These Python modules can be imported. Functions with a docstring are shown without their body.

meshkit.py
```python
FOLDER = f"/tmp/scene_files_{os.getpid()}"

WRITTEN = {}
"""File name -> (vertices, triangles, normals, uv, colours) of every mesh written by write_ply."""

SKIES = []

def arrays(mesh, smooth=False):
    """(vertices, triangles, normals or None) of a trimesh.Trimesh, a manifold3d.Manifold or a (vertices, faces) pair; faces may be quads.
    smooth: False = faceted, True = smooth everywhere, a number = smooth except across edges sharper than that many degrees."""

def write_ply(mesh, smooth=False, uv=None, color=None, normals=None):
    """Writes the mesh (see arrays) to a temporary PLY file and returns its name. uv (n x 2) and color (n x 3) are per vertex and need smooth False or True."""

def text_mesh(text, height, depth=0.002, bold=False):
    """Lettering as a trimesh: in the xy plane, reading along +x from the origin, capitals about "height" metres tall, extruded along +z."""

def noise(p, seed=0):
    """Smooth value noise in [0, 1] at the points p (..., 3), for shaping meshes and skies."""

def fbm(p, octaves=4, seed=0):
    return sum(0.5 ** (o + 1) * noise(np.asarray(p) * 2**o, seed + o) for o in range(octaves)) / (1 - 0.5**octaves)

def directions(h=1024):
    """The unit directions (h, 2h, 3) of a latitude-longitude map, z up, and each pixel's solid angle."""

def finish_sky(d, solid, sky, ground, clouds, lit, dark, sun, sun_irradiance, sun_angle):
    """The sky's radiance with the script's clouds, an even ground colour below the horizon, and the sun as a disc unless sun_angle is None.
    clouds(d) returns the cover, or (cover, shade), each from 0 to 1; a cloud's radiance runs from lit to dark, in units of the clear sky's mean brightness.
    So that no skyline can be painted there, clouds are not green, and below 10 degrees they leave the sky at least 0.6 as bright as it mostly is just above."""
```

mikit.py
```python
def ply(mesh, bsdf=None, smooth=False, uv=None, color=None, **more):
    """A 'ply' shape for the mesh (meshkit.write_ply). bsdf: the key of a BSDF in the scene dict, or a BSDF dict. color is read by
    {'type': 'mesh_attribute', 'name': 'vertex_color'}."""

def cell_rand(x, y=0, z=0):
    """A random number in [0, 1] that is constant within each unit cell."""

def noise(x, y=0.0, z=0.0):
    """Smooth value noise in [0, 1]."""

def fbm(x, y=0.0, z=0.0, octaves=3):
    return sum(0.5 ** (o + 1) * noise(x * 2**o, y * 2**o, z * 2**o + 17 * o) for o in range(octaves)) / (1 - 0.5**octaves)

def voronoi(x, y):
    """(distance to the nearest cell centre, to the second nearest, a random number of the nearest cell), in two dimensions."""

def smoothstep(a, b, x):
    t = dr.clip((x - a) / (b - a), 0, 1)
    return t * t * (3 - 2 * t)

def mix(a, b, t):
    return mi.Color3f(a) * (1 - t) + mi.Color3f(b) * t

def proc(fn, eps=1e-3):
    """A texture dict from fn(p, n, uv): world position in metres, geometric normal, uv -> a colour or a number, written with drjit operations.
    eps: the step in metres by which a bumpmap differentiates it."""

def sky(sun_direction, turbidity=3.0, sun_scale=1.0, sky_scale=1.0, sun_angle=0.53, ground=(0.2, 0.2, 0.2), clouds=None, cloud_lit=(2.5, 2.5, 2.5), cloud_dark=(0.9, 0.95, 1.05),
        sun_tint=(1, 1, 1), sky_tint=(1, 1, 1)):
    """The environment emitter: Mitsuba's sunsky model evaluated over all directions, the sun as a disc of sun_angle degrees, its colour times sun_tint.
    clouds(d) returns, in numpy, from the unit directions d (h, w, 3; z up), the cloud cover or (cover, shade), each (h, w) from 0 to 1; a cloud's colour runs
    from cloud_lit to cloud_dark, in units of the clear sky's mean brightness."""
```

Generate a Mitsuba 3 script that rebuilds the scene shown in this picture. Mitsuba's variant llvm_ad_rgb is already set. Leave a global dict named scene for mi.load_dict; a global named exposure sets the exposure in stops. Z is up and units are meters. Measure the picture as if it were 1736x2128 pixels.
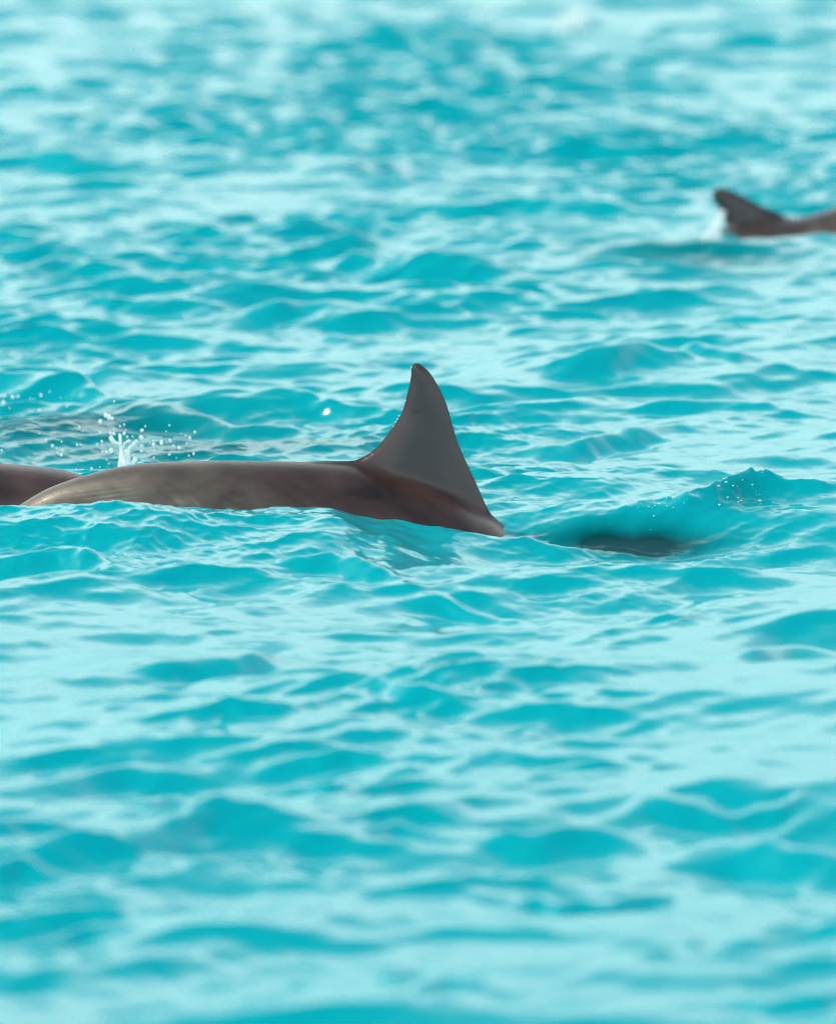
import math
import numpy as np, drjit as dr, mitsuba as mi, mikit, meshkit
import trimesh, manifold3d as m3

T = mi.ScalarTransform4f
scene, labels = {}, {}

# ---------------------------------------------------------------- camera, sky, exposure
D, PITCH = 14.0, 8.3
H = D * math.tan(math.radians(PITCH))
HALF = 0.975                                    # half of the frame's width at the main dolphin, metres
scene['camera'] = {'type': 'thinlens', 'fov_axis': 'x', 'fov': 2 * math.degrees(math.atan(HALF / math.hypot(D, H))),
                   'aperture_radius': 0.036, 'focus_distance': math.hypot(D, H), 'near_clip': 0.5, 'far_clip': 6000.0,
                   'to_world': T().look_at(origin=[0, -D, H], target=[0, 0, 0], up=[0, 0, 1])}
SUN_EL, SUN_AZ = 54.0, 76.0                    # the sun stands beyond the animals, azimuth to the left of straight ahead
se, sa = math.radians(SUN_EL), math.radians(SUN_AZ)


def haze_cover(d):
    el = np.degrees(np.arcsin(np.clip(d[..., 2], 0, 1)))
    low = 1 - np.clip((el - 20) / 32, 0, 1)                        # thick bright haze low down, clear overhead
    dim = 0.95 * (1 - np.clip(el / 22, 0, 1))                      # greyer towards the horizon
    return low ** 1.3 * (0.8 + 0.3 * meshkit.fbm(d * [3.0, 3.0, 6.0], 4, 3)) + 0.03, dim + 0.35 * meshkit.fbm(d * [2.0, 2.0, 5.0], 3, 8)


scene['sky'] = mikit.sky([-math.sin(sa) * math.cos(se), math.cos(sa) * math.cos(se), math.sin(se)], turbidity=3,
                         sun_scale=0.5, clouds=haze_cover, cloud_lit=(7.6, 7.8, 7.7), cloud_dark=(2.6, 4.1, 4.0), sky_tint=(0.22, 1.1, 1.08))
exposure = 1.8

# ---------------------------------------------------------------- water surface: a sum of travelling waves plus the bigger humps
rng = np.random.default_rng(11)
NW, NF = 260, 90
lam = np.concatenate([np.exp(rng.uniform(math.log(0.06), math.log(3.2), NW)), np.exp(rng.uniform(math.log(0.022), math.log(0.06), NF))])
ang = math.radians(-72) + np.concatenate([rng.normal(0, 1, NW) * np.radians(np.where(lam[:NW] > 0.4, 22, 28)), rng.normal(0, math.radians(48), NF)])          # travelling towards the viewer
kx, ky = 2 * np.pi / lam * np.cos(ang), 2 * np.pi / lam * np.sin(ang)
slope = 0.25 * math.sqrt(2.0 / NW) * np.interp(np.log(lam), np.log([0.05, 0.12, 0.25, 0.45, 0.8, 1.6, 3.2]), [0.9, 1.4, 1.35, 1.05, 0.8, 0.55, 0.35])
slope[:NW] *= 1.12
slope[NW:] = 0.11 * math.sqrt(2.0 / NF)
NW += NF
amp = slope * lam / (2 * np.pi)
pha = rng.uniform(0, 2 * np.pi, NW)
RIDGE_H = 0.95


def at(px, py, Y):
    """World point at distance Y beyond the main dolphin seen at (px, py) of the photograph shown 1736 x 2128."""
    t = HALF / math.hypot(D, H)
    a, b = (px / 868 - 1) * t, (1 - py / 1064) * t * 1064 / 868
    c, s = math.cos(math.radians(PITCH)), math.sin(math.radians(PITCH))
    d = np.array([a, c + b * s, -s + b * c])
    return np.array([0, -D, H]) + d * ((Y + D) / d[1])


def on_water(px, py):
    lo, hi = -12.0, 300.0
    for _ in range(60):
        m = (lo + hi) / 2
        lo, hi = (lo, m) if at(px, py, m)[2] < 0 else (m, hi)
    return at(px, py, m)


# single larger wavelets: (x, y of the face seen in the photo, width, height, tilt)
RIDGES = [(80, 195, 170, 40, 0), (630, 190, 60, 25, 0), (385, 175, 40, 20, 0), (1305, 130, 320, 40, 0), (1590, 92, 250, 25, 0), (290, 270, 240, 45, 0),
          (20, 305, 70, 40, 0), (735, 258, 270, 35, 0), (870, 300, 300, 35, 0), (1220, 292, 160, 30, 0), (1560, 298, 150, 35, .1), (120, 365, 300, 60, 0),
          (735, 360, 160, 45, .2), (500, 460, 120, 25, .1), (640, 472, 160, 30, .1), (225, 435, 60, 25, 0), (745, 425, 60, 25, 0), (870, 375, 60, 25, 0),
          (1150, 450, 320, 50, 0), (20, 500, 60, 30, 0), (400, 528, 90, 25, 0), (130, 560, 280, 50, .05), (830, 585, 420, 80, -.05), (690, 520, 150, 40, .1),
          (1250, 555, 220, 35, 0), (610, 665, 80, 50, .1), (215, 655, 90, 18, 0), (735, 690, 120, 40, 0), (450, 722, 150, 20, .1), (70, 700, 140, 20, 0),
          (1240, 710, 250, 25, 0), (1630, 665, 230, 45, -.05), (1200, 646, 150, 15, 0), (960, 755, 120, 30, 0), (1480, 770, 130, 40, -.1), (1270, 800, 170, 45, .1),
          (1500, 870, 350, 30, 0), (680, 875, 250, 40, -.05), (1230, 930, 260, 50, .15), (1120, 985, 280, 45, .1), (100, 842, 240, 65, -.05), (430, 900, 380, 55, -.05),
          (1190, 1090, 260, 32, 0), (700, 1200, 230, 50, -.15), (980, 1245, 200, 30, -.1), (420, 1395, 240, 65, .12), (1420, 1275, 150, 34, .05), (1640, 1375, 170, 60, .1),
          (820, 1480, 160, 45, -.05), (520, 1508, 140, 22, 0), (660, 1585, 220, 38, 0), (210, 1620, 420, 60, .1), (650, 1655, 160, 40, .05), (320, 1660, 110, 25, .05),
          (1200, 1612, 270, 26, 0), (1430, 1690, 150, 48, 0), (1590, 1680, 150, 26, .1), (1140, 1745, 320, 60, 0), (835, 1735, 130, 26, 0), (1660, 1785, 220, 110, 0),
          (50, 1740, 150, 55, .1), (300, 1790, 520, 75, .12), (40, 1850, 150, 34, .05), (1150, 1850, 110, 32, .05), (1300, 1840, 220, 32, .1), (310, 1905, 160, 44, .05),
          (1610, 1990, 260, 90, .1), (1380, 1985, 160, 50, .05), (830, 2035, 90, 30, 0), (930, 2090, 110, 36, 0), (310, 2095, 120, 32, 0), (1650, 2105, 220, 46, .05),
          (120, 1960, 220, 32, .1), (110, 1190, 330, 60, -.04)]
RIDGES = [(*map(float, on_water(px, py)[:2]), w, h, t) for px, py, w, h, t in RIDGES]


LEFT_SWELL = [float(q) for q in on_water(110, 805)[:2]]
RIGHT_SWELL = [float(q) for q in on_water(1330, 790)[:2]]
FAR_AT = [float(q) for q in on_water(1640, 480)[:2]]
SUB_AT = [float(q) for q in on_water(1450, 530)[:2]]


def ridges(X, Y):
    """The wavelets' height: a steeper face towards the viewer, a longer back."""
    Z = dr.zeros(mi.Float, len(X))
    for n, (x0, y0, w, h, tilt) in enumerate(RIDGES):
        m = 2 * HALF / 1736 * (y0 + D) / D                      # metres per unit of w and h here
        L, hm = 0.5 * w * m, h * m * RIDGE_H
        a, lw = 0.42 * hm, 5.5 * hm
        L = max(L, 0.42 * lw)
        u, v = X - x0, Y - (y0 + 0.25 * lw)
        v = v - tilt * 6.0 * u + 0.12 * lw * dr.sin(u * (2.2 / L) + 1.7 * n) + 0.05 * lw * dr.sin(u * (5.1 / L) + 2.9 * n)
        ph = dr.cos(v * (2 * math.pi / lw))
        Z += a * (ph + 0.18 * ph * ph) * dr.exp(-dr.square(v / (0.62 * lw)) - dr.power(dr.abs(u) / (L * 1.1), 3.0))
        if n % 25 == 24:
            dr.eval(Z)
    return Z


def lerp_table(X, xs, zs):
    out = mi.Float(zs[0])
    for i in range(len(xs) - 1):
        out = dr.select(X >= xs[i], zs[i] + (zs[i + 1] - zs[i]) * mikit.smoothstep(xs[i], xs[i + 1], X), out)
    return out


def bell(X, Y, x0, y0, rx, ry):
    return dr.exp(-dr.square((X - x0) / rx) - dr.square((Y - y0) / ry))


def waves(x, y, cell):
    """Height and sideways shift of the surface at (x, y); cell: local mesh size, waves too fine for it are left out."""
    f = lambda a: mi.Float(np.ascontiguousarray(a, np.float32).ravel())
    X, Y, C = f(x), f(y), f(cell)
    pts = np.stack([x * 0.9, y * 0.35, x * 0], -1)
    patch = f(np.clip((meshkit.fbm(pts, 3, 5) - 0.28) * 3.2, 0.55, 1.5)) * (0.7 + 0.3 * mikit.smoothstep(-2.2, -0.6, f(y)))
    calm = 1 - 0.8 * dr.maximum(bell(X, Y, -0.3, -0.1, 1.1, 0.5), bell(X, Y, 0.5, -0.1, 0.45, 0.35))      # the animal's own slick
    Z, SX, SY = dr.zeros(mi.Float, len(X)), dr.zeros(mi.Float, len(X)), dr.zeros(mi.Float, len(X))
    gust = 0.84 + 0.26 * mikit.smoothstep(-1.6, 2.0, Y) * f(0.6 + 0.8 * meshkit.fbm(np.stack([x * 0.7, y * 0.25, x * 0 + 3], -1), 2, 15))
    far = mikit.smoothstep(1.5, 6.0, Y)
    dr.eval(gust, calm, far)
    for i in range(NW):
        ph = float(kx[i]) * X + float(ky[i]) * Y + float(pha[i])
        a = float(amp[i]) * dr.clip((float(lam[i]) / C - 2.5) / 3.0, 0, 1)
        if lam[i] < 0.06:
            a = a * patch * patch
        elif lam[i] < 0.35:
            a = a * patch * (0.4 + 0.6 * calm)
        else:
            a = a * calm
        a = a * gust * (1 - 0.45 * far if lam[i] > 0.6 else 1 + 0.12 * far + 0.1 * mikit.smoothstep(7, 14, Y) if lam[i] < 0.5 else 1)
        s, c = dr.sincos(ph)
        k = math.hypot(kx[i], ky[i])
        Z += a * c
        SX += a * s * float(kx[i] / k)
        SY += a * s * float(ky[i] / k)
        if i % 40 == 39:
            dr.eval(Z, SX, SY)
    Z += ridges(X - 0.8 * SX, Y - 0.8 * SY)
    # the swell that hides the main dolphin's belly
    cz = lerp_table(X, [-1.6, -0.93, -0.64, -0.45, -0.35, -0.21, -0.08, 0.04, 0.2, 0.5], [0.030, 0.064, 0.078, 0.056, 0.050, 0.052, 0.008, -0.036, -0.072, -0.065])
    v = Y + 0.36 + 0.03 * dr.sin(7 * X)
    Z += cz * dr.exp(-dr.square(v / dr.select(v < 0, 0.34, 0.22)))
    # two broad swells beyond: one behind the animals on the left, one ahead of the fin on the right
    Z += 0.06 * bell(X, Y, *LEFT_SWELL, 0.45, 0.22) + 0.07 * bell(X - 0.5 * (Y - RIGHT_SWELL[1]), Y, *RIGHT_SWELL, 0.5, 0.28)
    # hollow over the head and the glassy bow wave behind it
    Z -= -0.012 * bell(X, Y, 0.50, -0.27, 0.26, 0.05) + 0.062 * bell(X, Y, 0.50, -0.14, 0.27, 0.12) + 0.03 * bell(X, Y, 0.21, -0.06, 0.13, 0.13) + 0.065 * bell(X, Y, -1.02, 0.16, 0.28, 0.15) + 0.036 * bell(X, Y, *FAR_AT, 0.5, 0.5)
    yc = lerp_table(X, [0.3, 0.55, 0.86, 1.2], [0.01, 0.035, 0.2, 0.3])
    hb = lerp_table(X, [0.28, 0.40, 0.54, 0.65, 0.75, 0.82, 0.88, 1.1], [0.0, 0.007, 0.016, 0.027, 0.040, 0.040, 0.020, 0.0])
    v = Y - yc
    lump = 0.7 * mikit.noise(X * 36 + 1.5 * mikit.noise(X * 17, Y * 17), Y * 26, 3.0) + 0.3 * mikit.noise(X * 85, Y * 70, 8.0) - 0.5
    on = dr.exp(-dr.square(v / dr.select(v < 0, 0.055, 0.10)))
    Z += on * (hb + dr.minimum(hb, 0.04) * 0.42 * lump)
    return [np.array(q).reshape(x.shape).astype(float) for q in (Z, SX, SY)]


def surface(x, y, cell):
    z, sx, sy = waves(x, y, cell)
    q = 1.05 - 0.5 * np.clip((y - 2) / 5, 0, 1)                    # crests sharpen less where the mesh is coarser
    return x - q * sx, y - q * sy, z


def water_grid():
    ys, y = [-D - 8], -D - 8
    knots = [-40, -8, -5.6, -2.2, -1.2, 1.2, 2.6, 6, 18, 26, 60, 200, 1000, 4000]
    steps = [0.6, 0.3, 0.011, 0.008, 0.005, 0.005, 0.009, 0.017, 0.032, 0.1, 0.6, 4, 40, 200]
    while y < 4000:
        y += np.interp(y, knots, steps)
        ys.append(y)
    ys = np.array(ys)
    inner = np.linspace(-1.12, 1.12, 620)
    out = 1.12 * np.exp(np.linspace(0, math.log(60), 90))[1:]
    u = np.concatenate([-out[::-1], inner, out])
    half = np.maximum(HALF * (ys + D) / D, 0.5)
    x = u[None] * half[:, None]
    y = np.repeat(ys[:, None], len(u), 1)
    cell = np.maximum(np.gradient(x, axis=1), np.minimum(np.gradient(ys)[:, None], 10))
    x, y, z = surface(x, y, cell)
    n, m = x.shape
    i = np.arange(n * m).reshape(n, m)
    a, b, c, d = i[:-1, :-1].ravel(), i[:-1, 1:].ravel(), i[1:, 1:].ravel(), i[1:, :-1].ravel()
    v = np.stack([x, y, z], -1).reshape(-1, 3)
    print('water', n, m)
    f = np.vstack([np.stack([a, b, c], 1), np.stack([a, c, d], 1)])
    g = np.stack([x, y, z], -1)
    nn = np.cross(np.gradient(g, axis=1), np.gradient(g, axis=0)).reshape(-1, 3)
    nn /= np.linalg.norm(nn, axis=1, keepdims=True)
    return v, f, nn


def ply_n(v, f, n, bsdf):
    path = meshkit.write_ply((v, f), False, normals=n)
    return {'type': 'ply', 'filename': path, 'face_normals': False, 'bsdf': {'type': 'ref', 'id': bsdf}}



scene['water_deep'] = {'type': 'roughplastic', 'distribution': 'ggx', 'alpha': 0.016, 'int_ior': 1.333, 'nonlinear': False,
                       'diffuse_reflectance': {'type': 'rgb', 'value': (0.0002, 0.362, 0.422)}}
CLEAR = [(0.49, -0.09, 0.19, 0.065, 1.2), (0.76, 0.12, 0.10, 0.08, 0.3), (-1.0, 1.4, 0.55, 0.26, 0.6), (-0.55, 1.1, 0.5, 0.2, 0.55), (*SUB_AT, 0.35, 0.35, 0.4)]   # thin clear water over the backs


def clear_water(p, n, uv):
    w = mi.Float(0)
    for x0, y0, rx, ry, a in CLEAR:
        w = dr.maximum(w, a * bell(p.x, p.y, x0, y0, rx, ry))
    return dr.minimum(w * (0.75 + 0.5 * mikit.fbm(p.x * 14, p.y * 5, 0, 2)), 0.85)


scene['water_film'] = {'type': 'thindielectric', 'int_ior': 1.25}
scene['water_surface'] = {'type': 'blendbsdf', 'weight': mikit.proc(clear_water), 'a': {'type': 'ref', 'id': 'water_deep'}, 'b': {'type': 'ref', 'id': 'water_film'}}
v, f, n = water_grid()
scene['water'] = ply_n(v, f, n, 'water_surface')
labels['water'] = {'label': 'turquoise sea with small wind waves', 'kind': 'structure'}
scene['sea_floor'] = {'type': 'rectangle', 'to_world': T().translate([0, 10, -1.6]).scale([60, 60, 1]), 'bsdf': {'type': 'diffuse', 'reflectance': {'type': 'rgb', 'value': (0.02, 0.35, 0.42)}}}  # sand, with the turquoise light from the water put into its colour
labels['sea_floor'] = {'label': 'sandy sea floor with turquoise light painted into its colour', 'kind': 'structure'}


# ---------------------------------------------------------------- dolphins
def surface_nets(F, o, h):
    """Mesh of F = 0 (positive inside) on a grid with origin o and spacing h."""
    S = F > 0
    nx, ny, nz = F.shape
    acc, cnt = np.zeros((nx - 1, ny - 1, nz - 1, 3), np.float32), np.zeros((nx - 1, ny - 1, nz - 1), np.float32)
    for ax in range(3):
        lo = [slice(None)] * 3
        hi = [slice(None)] * 3
        lo[ax], hi[ax] = slice(0, -1), slice(1, None)
        A, B = F[tuple(lo)], F[tuple(hi)]
        I = np.argwhere(S[tuple(lo)] != S[tuple(hi)])
        t = A[tuple(I.T)] / (A[tuple(I.T)] - B[tuple(I.T)])
        P = I.astype(np.float32)
        P[:, ax] += t
        o1, o2 = [k for k in range(3) if k != ax]
        for d1 in (0, -1):
            for d2 in (0, -1):
                C = I.copy()
                C[:, o1] += d1
                C[:, o2] += d2
                ok = ((C >= 0) & (C < [nx - 1, ny - 1, nz - 1])).all(1)
                np.add.at(acc, tuple(C[ok].T), P[ok])
                np.add.at(cnt, tuple(C[ok].T), 1)
    idx = -np.ones(cnt.shape, int)
    on = cnt > 0
    idx[on] = np.arange(on.sum())
    idx = np.pad(idx, ((0, 1), (0, 1), (0, 1)), constant_values=-1)
    V = acc[on] / cnt[on][:, None] * h + o
    faces = []
    for ax in range(3):
        o1, o2 = (ax + 1) % 3, (ax + 2) % 3
        lo = [slice(None)] * 3
        hi = [slice(None)] * 3
        lo[ax], hi[ax] = slice(0, -1), slice(1, None)
        I = np.argwhere(S[tuple(lo)] != S[tuple(hi)])
        inside = S[tuple(lo)][tuple(I.T)]
        q = []
        for d1, d2 in ((-1, -1), (0, -1), (0, 0), (-1, 0)):
            C = I.copy()
            C[:, o1] += d1
            C[:, o2] += d2
            q.append(idx[tuple(C.T)])
        q = np.stack(q, 1)
        q[~inside] = q[~inside][:, ::-1]
        faces.append(q[(q >= 0).all(1)])
    q = np.vstack(faces)
    return V, np.vstack([q[:, [0, 1, 2]], q[:, [0, 2, 3]]])


def spline(pts):
    from scipy.interpolate import PchipInterpolator
    p = np.array(pts, float)
    return PchipInterpolator(p[:, 0], p[:, 1])


def polygon_distance(X, Z, poly):
    """Signed distance in the plane, positive inside."""
    p = np.array(poly, float)
    d, inside = np.full(X.shape, 9.0), np.zeros(X.shape, bool)
    for (ax, az), (bx, bz) in zip(p, np.roll(p, -1, 0)):
        ex, ez = bx - ax, bz - az
        t = np.clip(((X - ax) * ex + (Z - az) * ez) / (ex * ex + ez * ez + 1e-12), 0, 1)
        d = np.minimum(d, np.hypot(X - ax - t * ex, Z - az - t * ez))
        inside ^= ((az > Z) != (bz > Z)) & (X < ex * (Z - az) / (ez if abs(ez) > 1e-12 else 1e-12) + ax)
    return np.where(inside, d, -d)


def rounded(pts, n=8):
    """A smooth open curve through the points."""
    from scipy.interpolate import CubicSpline
    p = np.array(pts, float)
    t = np.concatenate([[0], np.cumsum(np.sqrt(np.linalg.norm(np.diff(p, axis=0), axis=1)))])
    return CubicSpline(t, p)(np.linspace(0, t[-1], n * len(p)))


def smax(a, b, k):
    h = np.clip(0.5 + 0.5 * (a - b) / k, 0, 1)
    return b + (a - b) * h + k * h * (1 - h)


def dolphin_mesh(top, thick, fin, h, nose_flip=None):
    """Continuous body, flippers, flukes and dorsal fin. top: line of the back; thick: body height; fin: outline in the x-z plane."""
    top, thick = spline(top), spline(thick)
    x0, x1 = thick.x[0], thick.x[-1]
    fin = rounded(fin)
    zmax = max(fin[:, 1].max(), top(np.linspace(x0, x1, 200)).max()) + 4 * h
    zmin = (top(np.linspace(x0, x1, 200)) - thick(np.linspace(x0, x1, 200))).min() - 0.12
    xs, ys, zs = np.arange(x0 - 0.08, x1 + 0.04, h), np.arange(-52, 53) * (0.34 / 52), np.arange(zmin, zmax, h)
    ys = np.arange(-round(0.34 / h), round(0.34 / h) + 1) * h
    xc = np.clip(xs, x0, x1)
    r = np.maximum(thick(xc) / 2, 0.002)
    r = np.where((xs < x0) | (xs > x1), 0.002, r)
    s = (xc - x0) / (x1 - x0)
    ry = r * np.interp(s, [0, 0.12, 0.35, 0.6, 1], [0.45, 0.5, 0.78, 0.92, 1.0])
    zc = top(xc) - r
    X, Y, Z = xs[:, None, None], ys[None, :, None], zs[None, None, :]
    R, RY, ZC = r[:, None, None], ry[:, None, None], zc[:, None, None]
    F = ((1 - np.sqrt((Y / RY) ** 2 + ((Z - ZC) / R) ** 2)) * np.minimum(R, RY)).astype(np.float32)
    X2, Z2 = np.meshgrid(xs, zs, indexing='ij')
    d = polygon_distance(X2, Z2, fin)
    tip = fin[:, 1].max()
    base = np.clip((tip - Z2) / 0.26, 0, 1.3)
    tk, wd = 0.008 + 0.018 * base, 0.025 + 0.05 * base
    t = np.where(d > 0, tk * (1 - (1 - np.clip(d / wd, 0, 1)) ** 2), d * 2 * tk / wd)
    F = smax(F, (t[:, None, :] - np.abs(Y)).astype(np.float32), 0.022)
    L = x1 - x0                                                    # flukes
    X3, Y3 = np.meshgrid(xs, np.abs(ys), indexing='ij')
    fl = polygon_distance(X3, Y3, [(x0 + .09 * L, -.02), (x0 + .06 * L, .05), (x0 + .01 * L, .17), (x0 - .035 * L, .27), (x0 - .02 * L, .15), (x0 - .0 * L, .02), (x0 + .0 * L, -.02)])
    tf = np.where(fl > 0, 0.004 + 0.012 * np.sqrt(np.clip(fl / 0.06, 0, 1)), fl)
    F = smax(F, (tf[:, :, None] - np.abs(Z - ZC)).astype(np.float32), 0.015)
    fx = x0 + 0.70 * L                                             # flippers
    fz = float(top(fx) - 0.8 * thick(fx))
    for sgn in (-1, 1):
        P = np.stack(np.broadcast_arrays(X - fx + 0.08, Y * sgn - 0.21, Z - fz + 0.06), -1)
        a = np.array([0.62, -0.5, 0.6]); a /= np.linalg.norm(a)
        b = np.cross(a, [0.3, 0.75, 0.58]); b /= np.linalg.norm(b)
        c = np.cross(a, b)
        q = np.sqrt(((P @ a) / 0.15) ** 2 + ((P @ b) / 0.055) ** 2 + ((P @ c) / 0.016) ** 2)
        F = smax(F, ((1 - q) * 0.016).astype(np.float32), 0.02)
    v, f = surface_nets(F, np.array([xs[0], ys[0], zs[0]]), h)
    d = polygon_distance(v[:, 0], v[:, 2], fin)                  # trim the fin's rim to its outline
    e = 1e-4
    gx = (polygon_distance(v[:, 0] + e, v[:, 2], fin) - d) / e
    gz = (polygon_distance(v[:, 0], v[:, 2] + e, fin) - d) / e
    rim = (np.abs(d) < 0.9 * h) & (np.abs(v[:, 1]) < 1.1 * h) & (v[:, 2] > top(np.clip(v[:, 0], x0, x1)) + 0.012)
    v[rim, 0] -= (d * gx)[rim]
    v[rim, 2] -= (d * gz)[rim]
    # normals from the field itself
    from scipy.ndimage import map_coordinates, gaussian_filter
    G = gaussian_filter(F, 0.8)
    ij = ((v - [xs[0], ys[0], zs[0]]) / h).T
    n = -np.stack([map_coordinates(g, ij, order=1) for g in np.gradient(G)], -1)
    n /= np.linalg.norm(n, axis=1, keepdims=True) + 1e-9
    n[rim, 1] += 1.6 * np.sign(v[rim, 1])
    n /= np.linalg.norm(n, axis=1, keepdims=True) + 1e-9
    low = (top(np.clip(v[:, 0], x0, x1)) - v[:, 2]) / np.maximum(thick(np.clip(v[:, 0], x0, x1)), 0.05)      # 0 at the back, 1 at the belly, < 0 on the fin
    return v, f, n, low


def ramp(a, b, x):
    t = np.clip((x - a) / (b - a), 0, 1)
    return t * t * (3 - 2 * t)


def blend(c, d, t):
    return np.asarray(c) * (1 - t[:, None]) + np.asarray(d) * t[:, None]


CAPE, FLANK, FINC, BELLY = (0.032, 0.0160, 0.0138), (0.064, 0.040, 0.032), (0.052, 0.034, 0.037), (0.30, 0.26, 0.25)


def skin(v, low, cape=0.32, pale_from=None, pale_to=None):
    x, y, z = v.T
    q = np.stack([x * 5 + z * 6, y * 2, z * 9 - x * 3], -1)
    streak = meshkit.fbm(np.stack([(x * 0.8 + z * 1.0) * 14, y * 3, (z * 0.8 - x * 0.6) * 3 + 5], -1), 5, 7)
    mott = meshkit.fbm(v * 16, 5, 9)
    c = blend(CAPE, FLANK, ramp(cape - 0.06, cape + 0.10, low + 0.25 * (streak - 0.5)))
    if pale_from is not None:
        c = blend(c, (0.088, 0.072, 0.058), 0.9 * ramp(pale_from, pale_to, x + 0.7 * (streak - 0.5) - 0.5 * np.clip(low, 0, 1)) )
    c = blend(c, FINC, ramp(0.02, -0.14, low))
    c = c * (1 + 0.25 * ramp(-0.15, -0.0, low) - 0.25 * ramp(-0.35, -0.75, low))[:, None]
    c = blend(c, BELLY, ramp(0.62, 0.8, low))
    lines = 0.5 + 0.5 * np.sin(640 * (z - 0.16 * x) + 9 * meshkit.fbm(v * 5, 2, 4))
    rake = ramp(-0.62, -0.72, x) * ramp(0.95, 0.5, low) * ramp(0.0, 0.25, low) * ramp(0.45, 0.6, meshkit.fbm(np.stack([x * 7, y, z * 30], -1), 2, 6)) if pale_from is not None else 0 * x
    c = c * (1 + 1.0 * rake * lines)[:, None]
    bands = ramp(0.47, 0.60, meshkit.fbm(np.stack([(x * 0.55 + z * 0.83) * 26, y * 4, (z * 0.55 - x * 0.83) * 4], -1), 5, 21))
    c = c * (1 + 1.0 * bands * ramp(0.12, 0.3, low) * (pale_from is not None))[:, None]
    spots = ramp(0.50, 0.66, meshkit.fbm(np.stack([x * 9, y * 9, z * 16], -1), 5, 31))
    c = c * (1 - 0.42 * spots * ramp(0.0, 0.1, low))[:, None]
    k = 1 - 0.75 * ramp(0.05, -0.1, low)                            # the fin is plainer
    return c * (1 + k * (1.3 * mott - 0.65))[:, None] * (1 + k * (1.5 * streak - 0.75))[:, None]


scene['dolphin_skin'] = {'type': 'principled', 'base_color': {'type': 'mesh_attribute', 'name': 'vertex_color'}, 'roughness': 0.42, 'specular': 0.4, 'clearcoat': 0.3, 'clearcoat_gloss': 0.85}


def add_dolphin(key, mesh, color, label, loc=(0, 0, 0), scale=1.0):
    v, f, n, low = mesh
    path = meshkit.write_ply((v, f), False, None, color, normals=n)
    scene[key] = {'type': 'ply', 'filename': path, 'face_normals': False, 'bsdf': {'type': 'ref', 'id': 'dolphin_skin'}, 'to_world': T().translate([float(q) for q in loc]).scale(scale)}
    labels[key] = {'label': label, 'category': 'dolphin'}


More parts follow.
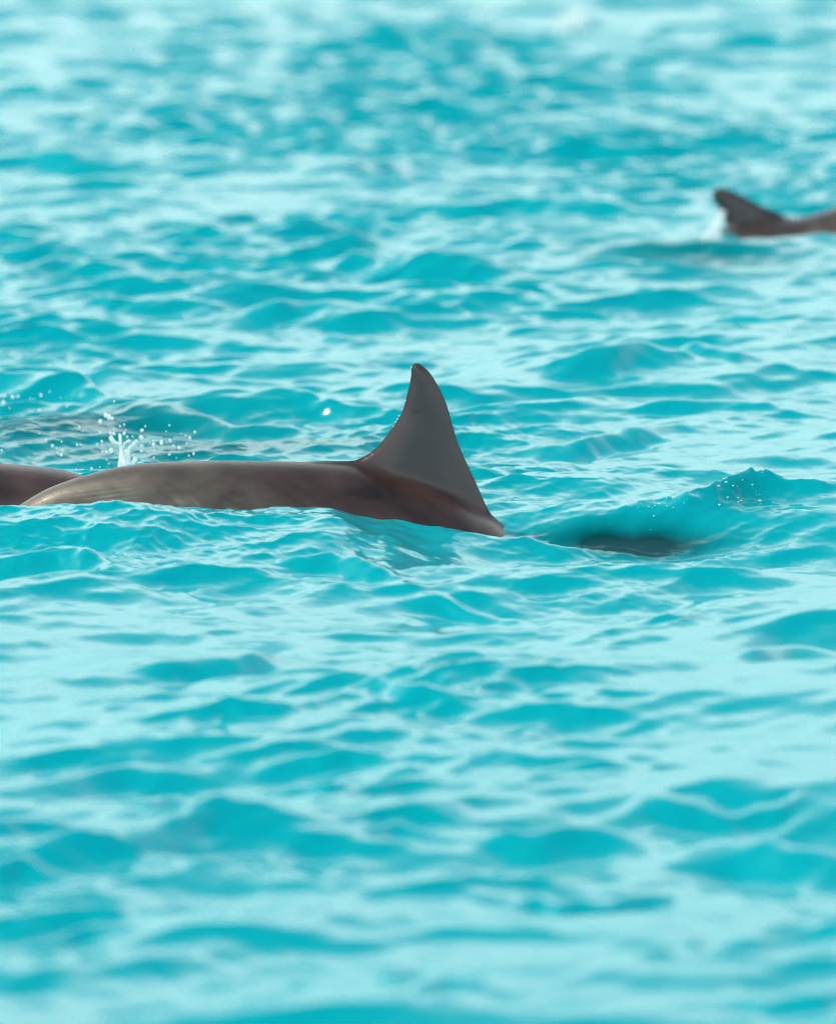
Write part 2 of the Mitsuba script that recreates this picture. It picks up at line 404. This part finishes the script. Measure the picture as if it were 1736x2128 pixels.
MAIN_TOP = [(-1.45, -.36), (-1.2, -.19), (-1.0, -.03), (-.93, .016), (-.863, .055), (-.773, .087), (-.694, .106), (-.604, .116), (-.47, .120), (-.346, .119), (-.245, .116), (-.166, .112),
            (-.077, .089), (.013, .064), (.092, .032), (.148, -.003), (.182, -.025), (.205, -.044), (.24, -.066), (.30, -.076), (.36, -.066), (.43, -.056), (.52, -.053), (.62, -.057), (.70, -.080), (.76, -.13), (.93, -.21)]
MAIN_THICK = [(-1.45, .03), (-1.38, .07), (-1.2, .12), (-1.0, .2), (-.8, .28), (-.5, .36), (-.2, .40), (.1, .42), (.35, .36), (.55, .28), (.68, .2), (.75, .09), (.88, .055), (.93, .01)]
MAIN_FIN = [(-.30, .06), (-.22, .110), (-.158, .117), (-.131, .128), (-.1017, .147), (-.061, .196), (-.037, .235), (-.0263, .272), (-.0175, .310), (-.0155, .330), (-.0125, .345), (-.0035, .350), (.0086, .345),
            (.0193, .336), (.030, .324), (.0395, .309), (.054, .283), (.0705, .240), (.089, .175), (.111, .121), (.135, .069), (.170, -.004), (.190, -.026), (.213, -.046), (.26, -.072), (.2, -.11), (0, -.06)]
m = dolphin_mesh(MAIN_TOP, MAIN_THICK, MAIN_FIN, 0.005)
v, f, n, low = m                                                   # finer triangles where the flank shows, for the fine marks of the skin
near = np.nonzero((v[f][:, :, 1].mean(1) < 0.03) & (v[f][:, :, 2].mean(1) > -0.10) & (v[f][:, :, 0].mean(1) < 0.3))[0]
v2, f2, extra = trimesh.remesh.subdivide(v, f, face_index=near, vertex_attributes={'n': n, 'low': low[:, None]})
m = (v2, f2, extra['n'] / np.linalg.norm(extra['n'], axis=1, keepdims=True), extra['low'][:, 0])
c = skin(m[0], m[3], 0.5, -0.25, -0.75)
c = c * (1 - 0.5 * np.exp(-((m[0][:, 0] + .005) / .011) ** 2 - ((m[0][:, 2] - .238) / .006) ** 2))[:, None]
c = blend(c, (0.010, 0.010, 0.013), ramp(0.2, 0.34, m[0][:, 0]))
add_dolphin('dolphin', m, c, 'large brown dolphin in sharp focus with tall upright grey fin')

LEFT_TOP = [(-2.5, -.3), (-2.2, -.1), (-1.9, .03), (-1.6, .085), (-1.3, .082), (-1.1, .074), (-.975, .066), (-.908, .060), (-.85, .051), (-.795, .036), (-.6, -.03), (-.4, -.12), (-.1, -.26)]
LEFT_THICK = [(x - 1.03, t) for x, t in MAIN_THICK]
LEFT_FIN = [(x * 1.0 - 1.62, z - 0.03) for x, z in MAIN_FIN]
m = dolphin_mesh(LEFT_TOP, LEFT_THICK, LEFT_FIN, 0.010)
c = skin(m[0], m[3], 0.13)
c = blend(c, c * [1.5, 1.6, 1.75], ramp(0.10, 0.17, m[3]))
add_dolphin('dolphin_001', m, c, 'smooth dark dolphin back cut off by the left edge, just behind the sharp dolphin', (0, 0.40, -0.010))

FAR_TOP = [(-1.2, -.50), (-.8, -.36), (-.3, -.22), (0, -.14), (.22, -.095), (.26, -.094), (.36, -.072), (.45, -.042), (.6, -.005), (.75, .005), (.9, -.03), (1.15, -.12)]
FAR_THICK = [(x * 0.98 + .235, t * 0.9) for x, t in MAIN_THICK]
FAR_FIN = [(.02, -.20), (.036, -.15), (.024, -.10), (.0, -.05), (-.018, -.018), (-.014, .0), (.012, .010), (.06, -.004), (.12, -.034), (.18, -.064), (.235, -.092), (.24, -.15), (.14, -.22)]
FAR_THICK = [(x + (0.0 if x < .2 else 0.02), t) for x, t in FAR_THICK]
m = dolphin_mesh([(-1.25, -.52)] + FAR_TOP, FAR_THICK, FAR_FIN, 0.008)
tip = at(1490, 397, FAR_AT[1])
c = skin(m[0], m[3], 0.12)
add_dolphin('dolphin_002', m, 0.5 * c + 0.5 * c.mean(1, keepdims=True) * [1.1, 0.98, 1.0], 'blurred dolphin at the right edge with backward leaning fin and rising brown back', tip, 1.0)

SUB_TOP = [(-1.45, -.2), (-1.0, -.08), (-.5, -.01), (0, 0), (.4, -.02), (.7, -.06), (.93, -.13)]
sub = dolphin_mesh(SUB_TOP, MAIN_THICK, [(x, z * .12 - .08) for x, z in MAIN_FIN], 0.012)
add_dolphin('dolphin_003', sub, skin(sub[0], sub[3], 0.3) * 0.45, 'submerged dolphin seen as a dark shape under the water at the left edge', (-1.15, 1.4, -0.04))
add_dolphin('dolphin_004', sub, skin(sub[0], sub[3], 0.3), 'blurred submerged dolphin just in front of the far fin, its back barely awash', (SUB_AT[0] - 0.15, SUB_AT[1] + 0.1, -0.03), 0.91)

# ---------------------------------------------------------------- splashes and drops
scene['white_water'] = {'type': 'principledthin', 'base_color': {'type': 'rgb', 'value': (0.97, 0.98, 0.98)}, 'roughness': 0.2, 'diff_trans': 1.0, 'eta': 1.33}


def chain_mesh(chains, seed, edge, rough):
    """Strands of water: hulls of neighbouring balls joined, then roughened."""
    parts = []
    for ch in chains:
        balls = [m3.Manifold.sphere(r, 14).translate(list(map(float, p))) for p, r in ch]
        parts += [m3.Manifold.batch_hull([a, b]) for a, b in zip(balls, balls[1:])] or balls
    u = m3.Manifold.batch_boolean(parts, m3.OpType.Add).refine_to_length(edge).to_mesh()
    t = trimesh.Trimesh(np.array(u.vert_properties[:, :3]), np.array(u.tri_verts))
    trimesh.smoothing.filter_taubin(t, iterations=6)
    v = np.array(t.vertices)
    d = meshkit.fbm(v / (edge * 5), 3, seed) - 0.5
    return v + np.array(t.vertex_normals) * (d * rough)[:, None], np.array(t.faces)


def crop(x, y, Y):
    return at(x * 0.2394, 779.2 + y * 0.2394, Y)


PX = 0.000284
CROWN = [[(1080, 850, 38), (1072, 780, 30), (1062, 730, 22), (1055, 680, 17), (1050, 630, 13), (1030, 596, 13), (985, 582, 17), (962, 545, 15)],
         [(1050, 630, 14), (1044, 570, 13), (1040, 520, 15)], [(1105, 850, 30), (1112, 760, 20), (1108, 700, 15), (1120, 640, 12), (1150, 605, 12), (1182, 572, 13)],
         [(1055, 640, 9), (1085, 585, 9), (1118, 572, 15)], [(1120, 820, 28), (1148, 765, 14), (1172, 735, 20)], [(1090, 780, 14), (1100, 715, 9), (1092, 655, 8)], [(1140, 830, 22), (1190, 800, 12), (1205, 770, 9)], [(1060, 830, 30), (1035, 760, 14), (1040, 720, 12)]]
CROWN = [[(crop(x, y, 0.83 + 0.02 * math.sin(x * 0.05)), r * PX) for x, y, r in ch] for ch in CROWN]
v, f = chain_mesh(CROWN, 2, 0.003, 0.007)
scene['splash'] = mikit.ply((v, f), 'white_water', True)
labels['splash'] = {'label': 'white forked splash of water rising behind the sharp dolphin on the left', 'category': 'splash'}


def foam_heap(seed, n, rx, ry, rz, r):
    g = np.random.default_rng(seed)
    return [[(g.normal(0, 0.5, 3) * [rx, ry, rz] + [0, 0, 0.3 * rz], r * g.uniform(0.5, 1.2)) for _ in range(2)] for _ in range(n)]


c = on_water(1186, 70) + [0, 0, 0.02]
v, f = chain_mesh([[(p + c, r) for p, r in ch] for ch in foam_heap(5, 24, 0.065, 0.04, 0.045, 0.03)], 4, 0.012, 0.03)
scene['splash_001'] = mikit.ply((v, f), 'white_water', True)
labels['splash_001'] = {'label': 'small out of focus white splash far away near the top edge', 'category': 'splash'}
c = at(1490, 473, FAR_AT[1] - 0.2)
v, f = chain_mesh([[(c + [-0.025, 0, -0.05], .02), (c + [0.0, 0, 0.01], .015), (c + [.018, 0, .05], .008)], [(c + [-0.04, 0, -0.04], .018), (c + [-.01, 0, .0], .013)]], 4, 0.006, 0.012)
scene['splash_002'] = mikit.ply((v, f), 'white_water', True)
labels['splash_002'] = {'label': 'narrow white spray streak at the rear of the far fin on the right', 'category': 'splash'}
c = on_water(1232, 60)
add_dolphin('dolphin_005', sub, skin(sub[0], sub[3], 0.3), 'dark back of a very distant dolphin beside the small splash near the top edge', (c[0] + 0.95, c[1], c[2] - 0.0))

DROPS = [(40, 180, 14), (12, 180, 12), (30, 240, 18), (110, 190, 18), (155, 185, 12), (355, 175, 14), (430, 145, 8), (265, 205, 8), (295, 208, 6), (525, 195, 6), (580, 268, 12), (340, 305, 16),
         (85, 288, 7), (78, 335, 10), (565, 355, 10), (595, 415, 12), (260, 400, 13), (285, 400, 12), (335, 405, 12), (355, 405, 12), (235, 425, 8), (690, 455, 12), (720, 488, 6), (340, 508, 6),
         (865, 500, 12), (400, 568, 10), (455, 615, 16), (535, 578, 8), (495, 635, 9), (525, 635, 9), (545, 650, 9), (500, 680, 9), (530, 695, 14), (670, 607, 11), (700, 607, 9), (800, 655, 6),
         (843, 600, 11), (885, 578, 11), (883, 612, 7), (890, 665, 12), (920, 668, 10), (965, 655, 19), (15, 655, 10), (958, 505, 12), (988, 512, 16), (992, 470, 12), (1042, 445, 9), (1078, 430, 9),
         (1090, 480, 8), (1075, 507, 14), (1103, 537, 12), (1150, 533, 10), (1225, 545, 22), (1230, 480, 17), (1260, 445, 8), (1232, 615, 14), (1225, 660, 14), (1210, 630, 6), (1250, 690, 8),
         (1300, 595, 8), (1330, 605, 16), (1358, 615, 8), (1400, 590, 18), (1330, 570, 8), (1340, 655, 9), (1335, 718, 9), (1350, 697, 7), (1290, 735, 6), (1245, 750, 6), (1470, 690, 12),
         (1445, 585, 7), (1475, 572, 12), (1505, 615, 10), (1555, 632, 16), (1470, 437, 9), (1440, 490, 6), (1610, 530, 8), (1645, 545, 14), (1620, 598, 9), (1680, 682, 10), (1640, 700, 8),
         (1530, 720, 6), (1690, 495, 12), (1575, 510, 6), (990, 230, 10), (1120, 175, 5), (935, 810, 16), (945, 775, 14), (990, 768, 12), (880, 815, 8), (865, 800, 6), (795, 812, 12),
         (663, 830, 14), (592, 800, 12), (560, 825, 8), (560, 765, 6), (925, 735, 7), (945, 365, 22), (915, 350, 16), (870, 402, 18), (975, 378, 16)]
g = np.random.default_rng(21)
ball = trimesh.creation.icosphere(2, 1.0)
w = np.array(ball.vertices)
drop_shapes = [mikit.ply((w * (1 + 0.5 * (meshkit.noise(w * 1.3 + 9 * k, k)[:, None] - 0.5)), ball.faces), 'white_water', True) for k in range(4)]
spots = [(crop(x, y, (1.65 if y < 430 and x < 760 else 0.9) + 0.2 * g.uniform(-1, 1)), r * PX * 0.9, g.uniform(0.9, 1.5), 0) for x, y, r in DROPS]
spots += [(at((1400 + x / 2.17) / 1.925, (1400 + y / 2.17) / 1.925, 0.0), 0.0022, 0.8, 1) for x, y in [(532, 148), (530, 238), (480, 438), (424, 570), (410, 600), (396, 622), (374, 664)]]
DROP_LABELS = [{'label': 'white drop of spray above the dark wave by the left edge', 'group': 'drops above the wave at the left edge'},
               {'label': 'white drop of water flung up beside the forked splash', 'group': 'drops around the forked splash'},
               {'label': 'white drop trailing to the right of the forked splash, low over the water', 'group': 'drops right of the forked splash'},
               {'label': 'tiny bright bead of water on the rear edge of the tall fin', 'group': 'beads on the rear edge of the tall fin'}]
for k, (p, r, tall, where) in enumerate(spots):
    key = 'water_drop' + (f'_{k:03d}' if k else '')
    scene[key] = {**drop_shapes[k % 4], 'to_world': T().translate(list(map(float, p))).rotate([0, 0, 1], float(g.uniform(0, 360))).scale([float(r), float(r), float(r * tall)])}
    x, y = DROPS[k][:2] if not where else (0, 0)
    labels[key] = {'category': 'water drop', **DROP_LABELS[3 if where else 0 if y < 430 and x < 760 else 2 if x > 1280 else 1]}


# small bubbles of foam, their white also standing in for glints, on the bow wave's crest and in two short rows on the near swell
def surface_at(x, y):
    x, y = np.array([x]), np.array([y])
    sx, sy, z = surface(x, y, np.full(1, 0.005))
    return np.array([sx[0], sy[0], z[0]])


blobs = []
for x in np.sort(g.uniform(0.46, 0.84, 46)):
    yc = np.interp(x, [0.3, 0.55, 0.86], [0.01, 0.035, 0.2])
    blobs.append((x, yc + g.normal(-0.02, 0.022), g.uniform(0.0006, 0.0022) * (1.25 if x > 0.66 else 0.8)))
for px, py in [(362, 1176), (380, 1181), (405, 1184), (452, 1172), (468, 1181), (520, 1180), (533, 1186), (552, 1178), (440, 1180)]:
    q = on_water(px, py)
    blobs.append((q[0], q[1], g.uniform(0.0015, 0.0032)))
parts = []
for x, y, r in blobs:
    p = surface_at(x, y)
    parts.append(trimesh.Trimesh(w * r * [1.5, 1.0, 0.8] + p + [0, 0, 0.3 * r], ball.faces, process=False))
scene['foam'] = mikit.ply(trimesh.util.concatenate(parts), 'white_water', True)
labels['foam'] = {'label': 'tiny white foam bubbles, also standing in for glints, along the glassy bow wave and the near swell', 'kind': 'stuff', 'category': 'foam'}
